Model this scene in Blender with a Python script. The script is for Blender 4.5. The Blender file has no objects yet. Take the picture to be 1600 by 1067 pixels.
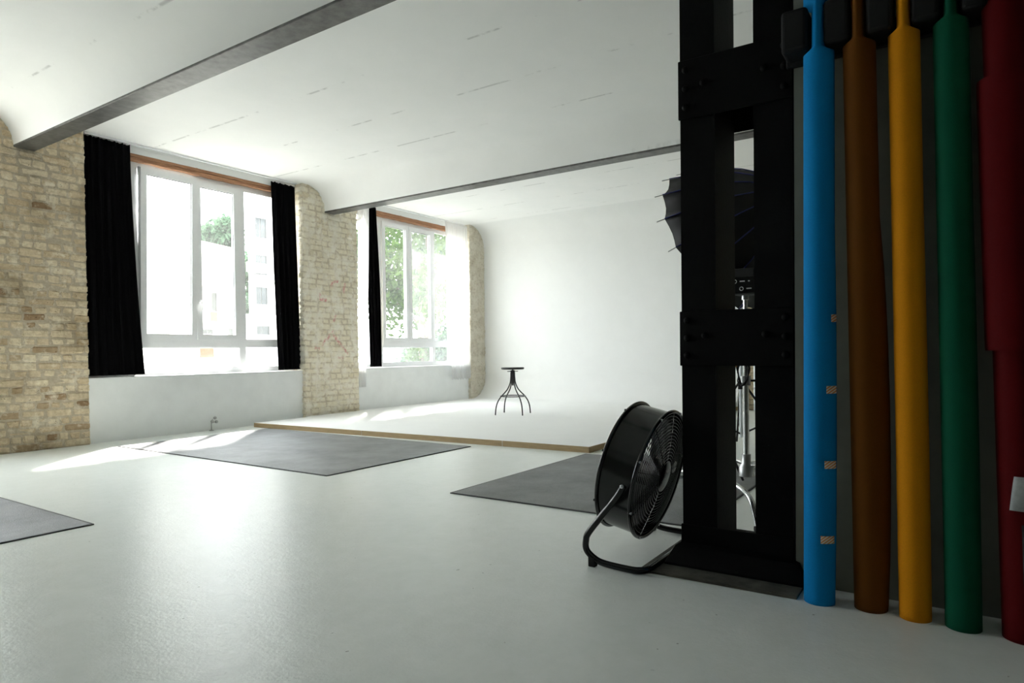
import bpy, bmesh, math, random
from mathutils import Vector, Matrix, Quaternion
random.seed(7)
SC = bpy.context.scene
COL = SC.collection

# ------------------------------------------------------------------ camera
EYE = Vector((0, 0, 1.0))
YAW, PITCH, ROLL, FPX, CY = 0.5930, -0.01566, -0.01139, 1035.9, 565.6
fw = Vector((math.cos(YAW)*math.cos(PITCH), math.sin(YAW)*math.cos(PITCH), math.sin(PITCH)))
rt = fw.cross(Vector((0, 0, 1))).normalized()
up = rt.cross(fw)
rt2 = rt*math.cos(ROLL) + up*math.sin(ROLL)
up2 = -rt*math.sin(ROLL) + up*math.cos(ROLL)
cd = bpy.data.cameras.new('camera')
cam = bpy.data.objects.new('camera', cd)
COL.objects.link(cam)
cam.matrix_world = Matrix(((rt2.x, up2.x, -fw.x, EYE.x), (rt2.y, up2.y, -fw.y, EYE.y), (rt2.z, up2.z, -fw.z, EYE.z), (0, 0, 0, 1)))
cd.sensor_fit = 'HORIZONTAL'
cd.sensor_width = 36
cd.lens = FPX*36/1600
cd.shift_y = (CY-533.5)/1600
cd.clip_start = .05
cd.clip_end = 300
SC.camera = cam

# ------------------------------------------------------------------ light
SC.view_settings.view_transform = 'Standard'
SC.view_settings.look = 'None'
SC.view_settings.gamma = 1
SC.view_settings.use_curve_mapping = False
SC.view_settings.exposure = 1.9
SC.cycles.use_denoising = True
SC.cycles.max_bounces = 12
SC.cycles.diffuse_bounces = 8
SC.cycles.glossy_bounces = 4
SC.cycles.transparent_max_bounces = 16
SC.cycles.sample_clamp_indirect = 8
W = bpy.data.worlds.new('sky')
SC.world = W
W.use_nodes = True
bg = W.node_tree.nodes['Background']
bg.inputs[0].default_value = (.93, .97, 1.0, 1)
bg.inputs[1].default_value = 4.0
sl = bpy.data.lights.new('sun', 'SUN')
sl.energy = 12
sl.angle = math.radians(3.5)
sl.color = (1, .95, .87)
sun = bpy.data.objects.new('sun', sl)
COL.objects.link(sun)
SUN_D = Vector((-.75*.66, -.66*.66, -.75)).normalized()
sun.rotation_euler = SUN_D.to_track_quat('-Z', 'Y').to_euler()
sun.location = (14, 16, 14)
for k, (xa, xb) in enumerate(((3.65, 6.5), (7.7, 10.6), (.3, 2.4))):      # sampling portals in the window openings
    pl = bpy.data.lights.new('window_portal', 'AREA')
    pl.shape = 'RECTANGLE'
    pl.size = xb-xa
    pl.size_y = 2.7
    pl.cycles.is_portal = True
    po = bpy.data.objects.new('window_portal', pl)
    COL.objects.link(po)
    po.location = ((xa+xb)/2, 8.62, 2.12)
    po.rotation_euler = (math.radians(-90), 0, 0)

# ------------------------------------------------------------------ materials
MATS = {}
def nodes(name):
    m = bpy.data.materials.new(name)
    m.use_nodes = True
    nt = m.node_tree
    MATS[name] = m
    return m, nt, nt.nodes['Principled BSDF']
def lin(r, g, b):
    f = lambda c: ((c/255+.055)/1.055)**2.4 if c > 10 else c/255/12.92
    return (f(r), f(g), f(b), 1)
def noise(nt, scale, detail=4, rough=.6, coord='Object', vec=None):
    n = nt.nodes.new('ShaderNodeTexNoise')
    n.inputs['Scale'].default_value = scale
    n.inputs['Detail'].default_value = detail
    n.inputs['Roughness'].default_value = rough
    if vec is None:
        if coord == 'World':
            vec = nt.nodes.new('ShaderNodeNewGeometry').outputs['Position']
        else:
            vec = nt.nodes.new('ShaderNodeTexCoord').outputs[coord]
    nt.links.new(vec, n.inputs['Vector'])
    return n
def ramp(nt, src, stops):
    r = nt.nodes.new('ShaderNodeValToRGB')
    e = r.color_ramp.elements
    while len(e) < len(stops):
        e.new(.5)
    for i, (p, c) in enumerate(stops):
        e[i].position = p
        e[i].color = c if len(c) == 4 else (*c, 1)
    nt.links.new(src, r.inputs[0])
    return r
def bump(nt, bsdf, src, strength, dist=.01):
    b = nt.nodes.new('ShaderNodeBump')
    b.inputs['Strength'].default_value = strength
    b.inputs['Distance'].default_value = dist
    nt.links.new(src, b.inputs['Height'])
    nt.links.new(b.outputs[0], bsdf.inputs['Normal'])
    return b
def mix(nt, fac, a, b, mode='MIX'):
    m = nt.nodes.new('ShaderNodeMix')
    m.data_type = 'RGBA'
    m.blend_type = mode
    for sock, v in ((m.inputs['Factor'], fac), (m.inputs['A'], a), (m.inputs['B'], b)):
        if hasattr(v, 'is_linked'):
            nt.links.new(v, sock)
        else:
            sock.default_value = v
    return m.outputs['Result']
def plain(name, col, rough=.5, metal=0, var=.06, scale=30, bstr=.05, spec=.5, coord='Object'):
    m, nt, b = nodes(name)
    n = noise(nt, scale, coord=coord)
    c = [max(0, v*(1-var*2)) for v in col[:3]]
    d = [min(1, v*(1+var)) for v in col[:3]]
    r = ramp(nt, n.outputs['Fac'], [(.3, c), (.7, d)])
    nt.links.new(r.outputs[0], b.inputs['Base Color'])
    b.inputs['Roughness'].default_value = rough
    b.inputs['Metallic'].default_value = metal
    b.inputs['Specular IOR Level'].default_value = spec
    if bstr:
        bump(nt, b, n.outputs['Fac'], bstr)
    return m

plain('plaster', (.86, .87, .86), .8, var=.015, scale=6, bstr=.08, spec=.2, coord='Generated')
plain('cyc_paint', (.80, .81, .80), .6, var=.008, scale=4, bstr=.02, spec=.3)
plain('white_frame', (.83, .84, .85), .35, var=.01, bstr=0)
plain('spandrel_paint', (.85, .87, .87), .6, var=.02, scale=5, bstr=.05, spec=.3)
plain('grey_wall', (.20, .205, .165), .9, var=.05, scale=8, bstr=.05, spec=.1)
plain('dim_wall', (.30, .30, .29), .9, var=.03, scale=3, spec=.2)
plain('black_iron', (.002, .0021, .0017), .65, var=.25, scale=60, bstr=.15, spec=.12)
plain('black_gloss', (.006, .006, .006), .18, var=.1, bstr=0)
plain('black_matt', (.012, .012, .012), .6, var=.1, scale=50, spec=.3)
plain('black_rubber', (.008, .008, .008), .75, var=.1, bstr=0, spec=.3)
plain('black_velvet', (.0035, .0035, .004), .95, var=.2, scale=40, bstr=.1, spec=.05)
plain('steel_flange', (.105, .105, .10), .42, .25, var=.25, scale=14, bstr=.1)
plain('chrome', (.75, .76, .77), .14, 1, var=.03, bstr=0)
plain('grey_metal', (.45, .46, .46), .35, .9, var=.05, bstr=0)
plain('navy_rib', (.02, .022, .16), .5, var=.1, bstr=0)
plain('umbrella_cloth', (.0035, .0035, .004), .6, var=.15, scale=50)
plain('lamp_grey', (.25, .25, .25), .5)
plain('print_white', (.7, .7, .7), .5)
plain('cardboard', (.42, .30, .18), .8, var=.1)
plain('grey_tape', (.50, .52, .52), .7, var=.08, scale=60)
plain('orange_plastic', (.5, .22, .03), .4)
plain('concrete_pad', (.085, .08, .062), .85, var=.3, scale=12, bstr=.3)
plain('pipe_white', (.72, .76, .78), .4, var=.02, bstr=0)
plain('stool_black', (.010, .010, .011), .38, var=.1, bstr=0)
plain('bark', (.16, .12, .085), .9, var=.3, scale=8, bstr=.5)
plain('render_white', (.80, .79, .77), .85, var=.03, scale=1.5)
plain('render_cream', (.78, .75, .70), .85, var=.04, scale=1.5)
plain('balcony', (.30, .29, .27), .8, var=.05, scale=3)
plain('tan_panel', (.12, .06, .03), .7, var=.1, scale=3)
plain('far_glass', (.02, .026, .027), .5, var=.2, scale=1.2, bstr=0)
plain('far_frame', (.10, .10, .10), .5)
plain('pavement', (.20, .20, .18), .9, var=.06, scale=1)
def paper(name, col):
    m, nt, b = nodes(name)
    n = noise(nt, 350, 2)
    r = ramp(nt, n.outputs['Fac'], [(.25, [v*.86 for v in col]), (.75, [min(1, v*1.1) for v in col])])
    nt.links.new(r.outputs[0], b.inputs['Base Color'])
    b.inputs['Roughness'].default_value = .75
    b.inputs['Specular IOR Level'].default_value = .1
    bump(nt, b, noise(nt, 9, 2).outputs['Fac'], .08)
paper('paper_blue', (.003, .23, .56))
paper('paper_brown', (.135, .046, .005))
paper('paper_yellow', (.70, .27, .006))
paper('paper_green', (.002, .085, .042))
paper('paper_red', (.095, .002, .003))

# glossy painted floor
m, nt, b = nodes('floor_paint')
n1 = noise(nt, 1.1, 5, .6, 'World')
n2 = noise(nt, 9, 6, .7, 'World')
n3 = noise(nt, 70, 3, .6, 'World')
c1 = ramp(nt, n1.outputs['Fac'], [(.3, (.77, .805, .78)), (.7, (.81, .84, .815))])
c2 = ramp(nt, n2.outputs['Fac'], [(.30, (.93, .94, .93)), (.65, (1, 1, 1))])
sp = ramp(nt, noise(nt, 26, 2, .5, 'World').outputs['Fac'], [(.22, (.45, .45, .43)), (.25, (1, 1, 1))])
cc = mix(nt, 1.0, c1.outputs[0], c2.outputs[0], 'MULTIPLY')
cc = mix(nt, 1.0, cc, sp.outputs[0], 'MULTIPLY')
nt.links.new(cc, b.inputs['Base Color'])
rr = ramp(nt, n2.outputs['Fac'], [(.25, (.27,)*3), (.75, (.34,)*3)])
nt.links.new(rr.outputs[0], b.inputs['Roughness'])
b.inputs['Specular IOR Level'].default_value = .16
am = nt.nodes.new('ShaderNodeMath'); am.operation = 'MULTIPLY_ADD'
nt.links.new(n3.outputs['Fac'], am.inputs[0]); am.inputs[1].default_value = .35
nt.links.new(n2.outputs['Fac'], am.inputs[2])
bump(nt, b, am.outputs[0], .16, .02)

# plaster ceiling with faint board marks running along the beams
m, nt, b = nodes('ceiling_plaster')
pos = nt.nodes.new('ShaderNodeNewGeometry').outputs['Position']
mp = nt.nodes.new('ShaderNodeMapping'); mp.inputs['Scale'].default_value = (1, .05, 1)
nt.links.new(pos, mp.inputs['Vector'])
wv = nt.nodes.new('ShaderNodeTexWave'); wv.bands_direction = 'X'; wv.inputs['Scale'].default_value = .36; wv.inputs['Distortion'].default_value = .5; wv.inputs['Detail'].default_value = 3; wv.inputs['Detail Scale'].default_value = 6
nt.links.new(mp.outputs[0], wv.inputs['Vector'])
ln = ramp(nt, wv.outputs['Fac'], [(0, (.72,)*3), (.0025, (1, 1, 1))])
gate = ramp(nt, noise(nt, 1.6, 5, .7, 'World').outputs['Fac'], [(.50, (0, 0, 0)), (.56, (1, 1, 1))])
base = ramp(nt, noise(nt, 2.2, 6, .6, 'World').outputs['Fac'], [(.3, (.855, .865, .855)), (.7, (.885, .89, .88))])
cm = mix(nt, gate.outputs[0], base.outputs[0], mix(nt, 1.0, base.outputs[0], ln.outputs[0], 'MULTIPLY'))
nt.links.new(cm, b.inputs['Base Color'])
b.inputs['Roughness'].default_value = .75
b.inputs['Specular IOR Level'].default_value = .25
bump(nt, b, noise(nt, 5, 6, .65, 'World').outputs['Fac'], .10, .03)

# brick and mortar, sharing one field of old plaster residue in world space
CHALK = [[(6.846, 1.916), (6.875, 1.844), (6.972, 1.841)], [(7.082, 2.062), (7.096, 2.114), (7.2, 2.152)], [(7.358, 2.104), (7.335, 1.989)],
         [(6.886, 1.146), (7.093, 1.348)], [(7.118, 1.288), (7.383, 1.003)], [(6.749, 1.077), (6.823, 1.077)], [(7.202, .933), (7.281, .932)], [(7.156, 1.593), (7.129, 1.531)]]
def brick_mat(name, dark, mid, light, residue, amount, mortar=False, graffiti=False, stain=(.62, .58, .52)):
    m, nt, b = nodes(name)
    oi = nt.nodes.new('ShaderNodeObjectInfo')
    n1 = noise(nt, 22, 5, .65, 'World')
    if mortar:
        base = ramp(nt, n1.outputs['Fac'], [(.3, dark), (.7, mid)]).outputs[0]
    else:
        r = ramp(nt, oi.outputs['Random'], [(0, dark), (.13, mid), (.62, light), (1, mid)])
        v = ramp(nt, n1.outputs['Fac'], [(.3, (.88, .87, .85) if graffiti else (.74, .71, .67)), (.65, (1.0, 1.0, 1.0))])
        base = mix(nt, 1.0, r.outputs[0], v.outputs[0], 'MULTIPLY')
    w = noise(nt, 5.5, 7, .68, 'World')
    wr = ramp(nt, w.outputs['Fac'], [(amount, (0, 0, 0)), (amount+.14, (1, 1, 1))])
    c = mix(nt, wr.outputs[0], base, residue)
    st = noise(nt, 2.1, 4, .6, 'World')
    stc = ramp(nt, st.outputs['Fac'], [(.28, stain), (.48, (1, 1, 1))])
    c = mix(nt, 1.0, c, stc.outputs[0], 'MULTIPLY')
    pit = noise(nt, 60, 2, .5, 'World')
    pr = ramp(nt, pit.outputs['Fac'], [(.22 if graffiti else .26, (.3, .26, .2)), (.26 if graffiti else .31, (1, 1, 1))])
    c = mix(nt, 1.0, c, pr.outputs[0], 'MULTIPLY')
    if graffiti:      # old red chalk strokes in the middle of the pier
        p = nt.nodes.new('ShaderNodeNewGeometry').outputs['Position']
        wob = noise(nt, 14, 3, .6, vec=p)
        pm = nt.nodes.new('ShaderNodeMixRGB'); pm.blend_type = 'LINEAR_LIGHT'; pm.inputs[0].default_value = .035
        nt.links.new(p, pm.inputs[1]); nt.links.new(wob.outputs['Color'], pm.inputs[2])
        sx = nt.nodes.new('ShaderNodeSeparateXYZ'); nt.links.new(pm.outputs[0], sx.inputs[0])
        def M(op, a, b=None, cl=False):
            n = nt.nodes.new('ShaderNodeMath'); n.operation = op; n.use_clamp = cl
            for q, v in enumerate((a, b)):
                if v is None:
                    continue
                if isinstance(v, (int, float)):
                    n.inputs[q].default_value = v
                else:
                    nt.links.new(v, n.inputs[q])
            return n.outputs[0]
        best = None
        for L in CHALK:
            for (xa, za), (xb, zb) in zip(L, L[1:]):
                dx, dz = xb-xa, zb-za; l2 = dx*dx+dz*dz
                ux = M('SUBTRACT', sx.outputs['X'], xa); uz = M('SUBTRACT', sx.outputs['Z'], za)
                t = M('ADD', M('MULTIPLY', ux, dx/l2), M('MULTIPLY', uz, dz/l2), True)
                ex = M('SUBTRACT', ux, M('MULTIPLY', t, dx)); ez = M('SUBTRACT', uz, M('MULTIPLY', t, dz))
                d = M('ADD', M('MULTIPLY', ex, ex), M('MULTIPLY', ez, ez))
                best = d if best is None else M('MINIMUM', best, d)
        band = ramp(nt, M('SQRT', best), [(.012, (1, 1, 1)), (.032, (0, 0, 0))])
        g2 = ramp(nt, noise(nt, 25, 4, .7, vec=p).outputs['Fac'], [(.40, (0, 0, 0)), (.62, (.85,)*3)])
        f = mix(nt, 1.0, band.outputs[0], g2.outputs[0], 'MULTIPLY')
        c = mix(nt, f, c, (.66, .25, .25, 1))
    nt.links.new(c, b.inputs['Base Color'])
    b.inputs['Roughness'].default_value = .95
    b.inputs['Specular IOR Level'].default_value = .12
    nb = noise(nt, 38, 6, .7, 'World')
    bump(nt, b, nb.outputs['Fac'], .7, .02)
brick_mat('brick', (.36, .24, .14), (.70, .57, .385), (.86, .76, .57), (.82, .75, .61, 1), .525)
brick_mat('mortar', (.46, .39, .285), (.60, .52, .40), (1, 1, 1), (.78, .71, .57, 1), .52, True)
brick_mat('brick_pale', (.74, .65, .47), (.86, .79, .62), (.90, .84, .69), (.88, .84, .73, 1), .46, False, True, (.86, .84, .79))
brick_mat('mortar_pale', (.58, .50, .37), (.70, .63, .49), (1, 1, 1), (.86, .81, .70, 1), .44, True, True, (.86, .84, .79))
brick_mat('brick_grey', (.58, .53, .42), (.68, .63, .52), (.72, .67, .56), (.70, .66, .56, 1), .42, False, False, (.84, .82, .78))

# carpet mats
m, nt, b = nodes('mat_carpet')
n1 = noise(nt, 160, 3, .7)
n2 = noise(nt, 2.4, 6, .7)
c1 = ramp(nt, n1.outputs['Fac'], [(.3, (.07, .078, .086)), (.7, (.16, .172, .182))])
c2 = ramp(nt, n2.outputs['Fac'], [(.3, (.5,)*3), (.7, (1.4,)*3)])
nt.links.new(mix(nt, 1.0, c1.outputs[0], c2.outputs[0], 'MULTIPLY'), b.inputs['Base Color'])
b.inputs['Roughness'].default_value = .5
b.inputs['Specular IOR Level'].default_value = .9
bump(nt, b, n1.outputs['Fac'], .6, .006)
plain('mat_edge', (.03, .03, .033), .7)

def wood(name, a, bcol, scale=(1, 14, 14), rough=.6, bs=.25):
    m, nt, b = nodes(name)
    tc = nt.nodes.new('ShaderNodeTexCoord')
    mp = nt.nodes.new('ShaderNodeMapping'); mp.inputs['Scale'].default_value = scale
    nt.links.new(tc.outputs['Object'], mp.inputs['Vector'])
    n = noise(nt, 3, 8, .7, vec=mp.outputs[0])
    r = ramp(nt, n.outputs['Fac'], [(.3, a), (.7, bcol)])
    nt.links.new(r.outputs[0], b.inputs['Base Color'])
    b.inputs['Roughness'].default_value = rough
    bump(nt, b, n.outputs['Fac'], bs)
wood('raw_wood', (.22, .10, .05), (.52, .27, .14), (1.2, 25, 25))
wood('ply_edge', (.30, .21, .11), (.48, .35, .19), (2, 2, 40))

# window glass: clear, thin, with a film of dust
def glass(name, dust):
    m, nt, b = nodes(name)
    nt.nodes.remove(b)
    out = nt.nodes['Material Output']
    tr = nt.nodes.new('ShaderNodeBsdfTransparent'); tr.inputs[0].default_value = (.985, .995, .99, 1)
    gl = nt.nodes.new('ShaderNodeBsdfGlossy'); gl.inputs['Roughness'].default_value = .03
    lw = nt.nodes.new('ShaderNodeLayerWeight'); fr = ramp(nt, lw.outputs['Facing'], [(0, (.03,)*3), (.6, (.05,)*3), (.85, (.16,)*3), (1, (.6,)*3)])
    m1 = nt.nodes.new('ShaderNodeMixShader')
    nt.links.new(fr.outputs[0], m1.inputs[0]); nt.links.new(tr.outputs[0], m1.inputs[1]); nt.links.new(gl.outputs[0], m1.inputs[2])
    tl = nt.nodes.new('ShaderNodeBsdfTranslucent'); tl.inputs[0].default_value = (.9, .92, .92, 1)
    n = noise(nt, 3, 6, .7)
    r = ramp(nt, n.outputs['Fac'], [(.3, (dust*.6,)*3), (.75, (dust*1.5,)*3)])
    m2 = nt.nodes.new('ShaderNodeMixShader')
    nt.links.new(r.outputs[0], m2.inputs[0]); nt.links.new(m1.outputs[0], m2.inputs[1]); nt.links.new(tl.outputs[0], m2.inputs[2])
    nt.links.new(m2.outputs[0], out.inputs[0])
glass('window_glass', .015)
glass('window_glass_dusty', .05)

# sheer white curtain
m, nt, b = nodes('sheer')
nt.nodes.remove(b)
tl = nt.nodes.new('ShaderNodeBsdfTranslucent'); tl.inputs[0].default_value = (.93, .93, .93, 1)
df = nt.nodes.new('ShaderNodeBsdfDiffuse'); df.inputs[0].default_value = (.88, .88, .88, 1)
tr = nt.nodes.new('ShaderNodeBsdfTransparent')
m1 = nt.nodes.new('ShaderNodeMixShader'); m1.inputs[0].default_value = .5
nt.links.new(tl.outputs[0], m1.inputs[1]); nt.links.new(df.outputs[0], m1.inputs[2])
m2 = nt.nodes.new('ShaderNodeMixShader'); m2.inputs[0].default_value = .72
nt.links.new(tr.outputs[0], m2.inputs[1]); nt.links.new(m1.outputs[0], m2.inputs[2])
nt.links.new(m2.outputs[0], nt.nodes['Material Output'].inputs[0])

# striped warning tape: orange and white diagonals
m, nt, b = nodes('striped_tape')
tc = nt.nodes.new('ShaderNodeTexCoord')
mp = nt.nodes.new('ShaderNodeMapping'); mp.inputs['Rotation'].default_value = (math.radians(40), 0, 0)
nt.links.new(tc.outputs['Object'], mp.inputs['Vector'])
wv = nt.nodes.new('ShaderNodeTexWave'); wv.bands_direction = 'Z'; wv.inputs['Scale'].default_value = 36
nt.links.new(mp.outputs[0], wv.inputs['Vector'])
r = ramp(nt, wv.outputs['Fac'], [(.48, (.75, .30, .06)), (.52, (.80, .76, .68))])
nt.links.new(r.outputs[0], b.inputs['Base Color'])
b.inputs['Roughness'].default_value = .6

def leaf_mat(name, a, bcol):
    m, nt, b = nodes(name)
    nt.nodes.remove(b)
    n = noise(nt, 2.0, 5, .7, 'World')
    r = ramp(nt, n.outputs['Fac'], [(.35, a), (.65, bcol)])
    df = nt.nodes.new('ShaderNodeBsdfDiffuse'); tl = nt.nodes.new('ShaderNodeBsdfTranslucent')
    nt.links.new(r.outputs[0], df.inputs[0]); nt.links.new(r.outputs[0], tl.inputs[0])
    ms = nt.nodes.new('ShaderNodeMixShader'); ms.inputs[0].default_value = .4
    nt.links.new(df.outputs[0], ms.inputs[1]); nt.links.new(tl.outputs[0], ms.inputs[2])
    nt.links.new(ms.outputs[0], nt.nodes['Material Output'].inputs[0])
leaf_mat('leaf_bright', (.035, .07, .02), (.09, .14, .045))
leaf_mat('leaf_blue', (.03, .06, .035), (.07, .12, .07))

m, nt, b = nodes('tower_brick')
tc = nt.nodes.new('ShaderNodeTexCoord')
bt = nt.nodes.new('ShaderNodeTexBrick'); bt.inputs['Scale'].default_value = 4
bt.inputs['Color1'].default_value = (.60, .57, .52, 1); bt.inputs['Color2'].default_value = (.50, .46, .40, 1); bt.inputs['Mortar'].default_value = (.16, .14, .11, 1)
mp = nt.nodes.new('ShaderNodeMapping'); mp.inputs['Rotation'].default_value = (math.radians(90), 0, 0)
nt.links.new(tc.outputs['Object'], mp.inputs['Vector']); nt.links.new(mp.outputs[0], bt.inputs['Vector'])
nt.links.new(bt.outputs[0], b.inputs['Base Color']); b.inputs['Roughness'].default_value = .9

# ------------------------------------------------------------------ builders
def link(name, me, mat, parent=None):
    if mat is not None and not me.materials:
        me.materials.append(MATS[mat])
    o = bpy.data.objects.new(name, me)
    COL.objects.link(o)
    if parent is not None:
        o.parent = parent
    return o
def mesh(name, vs, fs, smooth=False):
    me = bpy.data.meshes.new(name)
    me.from_pydata([tuple(v) for v in vs], [], fs)
    bm = bmesh.new(); bm.from_mesh(me)
    bmesh.ops.recalc_face_normals(bm, faces=bm.faces)
    bm.to_mesh(me); bm.free()
    if smooth:
        for p in me.polygons:
            p.use_smooth = True
    return me
def box_me(name, x0, x1, y0, y1, z0, z1, bev=0, seg=1):
    bm = bmesh.new()
    bmesh.ops.create_cube(bm, size=1)
    for v in bm.verts:
        v.co = Vector(((x0+x1)/2+v.co.x*(x1-x0), (y0+y1)/2+v.co.y*(y1-y0), (z0+z1)/2+v.co.z*(z1-z0)))
    if bev:
        bmesh.ops.bevel(bm, geom=bm.edges[:], offset=bev, segments=seg, affect='EDGES', profile=.5)
    me = bpy.data.meshes.new(name); bm.to_mesh(me); bm.free()
    return me
def box(name, x0, x1, y0, y1, z0, z1, mat, parent=None, bev=0, seg=1):
    return link(name, box_me(name, x0, x1, y0, y1, z0, z1, bev, seg), mat, parent)
class G:
    """collects shapes of one part"""
    def __init__(s):
        s.v = []; s.f = []
    def add(s, v, f):
        o = len(s.v); s.v += [tuple(a) for a in v]; s.f += [tuple(i+o for i in q) for q in f]
    def box(s, x0, x1, y0, y1, z0, z1):
        s.add([(x, y, z) for x in (x0, x1) for y in (y0, y1) for z in (z0, z1)], [(0, 1, 3, 2), (4, 6, 7, 5), (0, 4, 5, 1), (2, 3, 7, 6), (0, 2, 6, 4), (1, 5, 7, 3)])
    def tube(s, pts, r, n=10, closed=False, radii=None):
        pts = [Vector(p) for p in pts]; m = len(pts)
        t0 = (pts[1]-pts[0]).normalized()
        nrm = t0.orthogonal().normalized(); vs = []; prev = t0
        for i, p in enumerate(pts):
            a = pts[i-1] if (i > 0 or closed) else p
            c = pts[(i+1) % m] if (i < m-1 or closed) else p
            t = (c-a).normalized()
            nrm = prev.rotation_difference(t) @ nrm; prev = t
            nrm = (nrm-t*nrm.dot(t)).normalized(); bi = t.cross(nrm)
            rr = radii[i] if radii else r
            for k in range(n):
                an = 2*math.pi*k/n
                vs.append(p+nrm*math.cos(an)*rr+bi*math.sin(an)*rr)
        fs = []
        for i in range(m if closed else m-1):
            j = (i+1) % m
            for k in range(n):
                fs.append((i*n+k, i*n+(k+1) % n, j*n+(k+1) % n, j*n+k))
        if not closed:
            fs.append(tuple(range(n))[::-1]); fs.append(tuple(range((m-1)*n, m*n)))
        s.add(vs, fs)
    def lathe(s, prof, n=24, M=None, caps=False):
        M = M or Matrix(); vs = []; fs = []; m = len(prof)
        for r, z in prof:
            for k in range(n):
                an = 2*math.pi*k/n
                vs.append(M @ Vector((r*math.cos(an), r*math.sin(an), z)))
        for i in range(m-1):
            for k in range(n):
                fs.append((i*n+k, i*n+(k+1) % n, (i+1)*n+(k+1) % n, (i+1)*n+k))
        if caps:
            fs.append(tuple(range(n))[::-1]); fs.append(tuple(range((m-1)*n, m*n)))
        s.add(vs, fs)
    def prism(s, poly, axis, a, b):
        n = len(poly)
        def P(p, t):
            return (t, p[0], p[1]) if axis == 0 else ((p[0], t, p[1]) if axis == 1 else (p[0], p[1], t))
        s.add([P(p, a) for p in poly]+[P(p, b) for p in poly], [tuple(range(n))[::-1], tuple(range(n, 2*n))]+[(i, (i+1) % n, n+(i+1) % n, n+i) for i in range(n)])
    def build(s, name, mat, parent=None, smooth=False):
        me = mesh(name, s.v, s.f, smooth)
        if smooth:
            try:
                me.set_sharp_from_angle(angle=math.radians(40))
            except Exception:
                pass
        return link(name, me, mat, parent)
def crom(pts, k=6, closed=False):
    pts = [Vector(p) for p in pts]; out = []; n = len(pts)
    for i in range(n if closed else n-1):
        g = (lambda j: pts[j % n]) if closed else (lambda j: pts[max(0, min(n-1, j))])
        a, b, c, d = g(i-1), g(i), g(i+1), g(i+2)
        for q in range(k):
            t = q/k
            out.append(.5*((2*b)+(c-a)*t+(2*a-5*b+4*c-d)*t*t+(3*b-a-3*c+d)*t**3))
    if not closed:
        out.append(pts[-1])
    return out
def empty(name, loc=(0, 0, 0)):
    o = bpy.data.objects.new(name, None)
    COL.objects.link(o); o.location = loc; o.empty_display_size = .1
    return o
def tag(o, label, cat, group=None):
    o['label'] = label; o['category'] = cat
    if group:
        o['group'] = group
    return o
def struct(o, label=None):
    o['kind'] = 'structure'
    if label:
        o['label'] = label
    return o
def adopt(parent, *obs):
    for o in obs:
        o.parent = parent
        o.matrix_parent_inverse = Matrix.Translation(-parent.location)

# ------------------------------------------------------------------ room shell
YW = 8.178         # face of the brick piers
YS = 8.245         # face of the panels under the windows
ZC = 3.57          # flat of the ceiling
XCY = 11.14        # face of the white backdrop wall
XB = -5.0
YB = -4.0

g = G(); g.box(XB, 11.5, YB, 8.75, -.2, 0)
struct(g.build('floor', 'floor_paint'), 'glossy off-white painted studio floor')

# ceiling: flat bays with coves running down to the beams
def cove(xb, hw=.10, w=.36):
    L = []
    for i in range(13):
        a = math.pi/2*i/12
        L.append((xb-hw-w+w*math.sin(a), 3.215+(ZC-3.215)*math.cos(a)))
    return L + [(2*xb-x, z) for x, z in reversed(L)]
prof = [(XB-.2, ZC)]
for xb in (-1.13, 2.97, 7.07):
    prof += cove(xb)
prof += [(10.69, ZC)]
g = G(); m = len(prof)
ys = [YB-.2, 8.80]
for i in range(m-1):
    (xa, za), (xb, zb) = prof[i], prof[i+1]
    g.add([(xa, ys[0], za), (xb, ys[0], zb), (xb, ys[1], zb), (xa, ys[1], za)], [(0, 1, 2, 3)])
g.add([(XB-.2, ys[0], 3.9), (11.6, ys[0], 3.9), (11.6, ys[1], 3.9), (XB-.2, ys[1], 3.9)], [(0, 1, 2, 3)])
g.add([(10.69, ys[0], ZC), (11.6, ys[0], ZC), (11.6, 2.99, ZC), (10.69, 2.99, ZC)], [(0, 1, 2, 3)])
me = bpy.data.meshes.new('ceiling'); me.from_pydata(g.v, [], g.f)
bm = bmesh.new(); bm.from_mesh(me); bmesh.ops.remove_doubles(bm, verts=bm.verts[:], dist=1e-4); bm.to_mesh(me); bm.free()
for p in me.polygons:
    p.use_smooth = True
me.set_sharp_from_angle(angle=math.radians(40))
ceil = struct(link('ceiling', me, 'ceiling_plaster'), 'white plaster ceiling with coved bays between steel beams')

for xb, lab in ((-1.13, 'steel beam flange behind the viewer'), (2.97, 'dark steel beam flange crossing the ceiling at upper left'), (7.07, 'grey steel beam flange in front of the white stage bay')):
    b_ = box('trim_%d' % (1 if xb < 0 else 2 if xb < 5 else 3), xb-.10, xb+.098, YB, 8.22, 3.195, 3.222, 'steel_flange', None, .004)
    struct(b_, lab)

# far backdrop wall with curved top and bottom
pr = []
for i in range(15):
    a = math.pi/2*i/14
    pr.append((10.69+.45*math.sin(a), ZC-.45+.45*math.cos(a)))
for i in range(15):
    a = math.pi/2*i/14
    pr.append((10.69+.45*math.cos(a), .061+.45-.45*math.sin(a)))
g = G(); n = len(pr)
y0, y1 = 3.0, 8.80
for i in range(n-1):
    (xa, za), (xb, zb) = pr[i], pr[i+1]
    g.add([(xa, y0, za), (xb, y0, zb), (xb, y1, zb), (xa, y1, za)], [(0, 1, 2, 3)])
poly = pr + [(11.5, .061), (11.5, ZC)]
g.add([(x, y0, z) for x, z in poly], [tuple(range(len(poly)))])
g.add([(11.5, y0, 0), (11.5, y1, 0), (11.5, y1, ZC), (11.5, y0, ZC)], [(0, 1, 2, 3)])
me = bpy.data.meshes.new('wall_far'); me.from_pydata(g.v, [], g.f)
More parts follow.
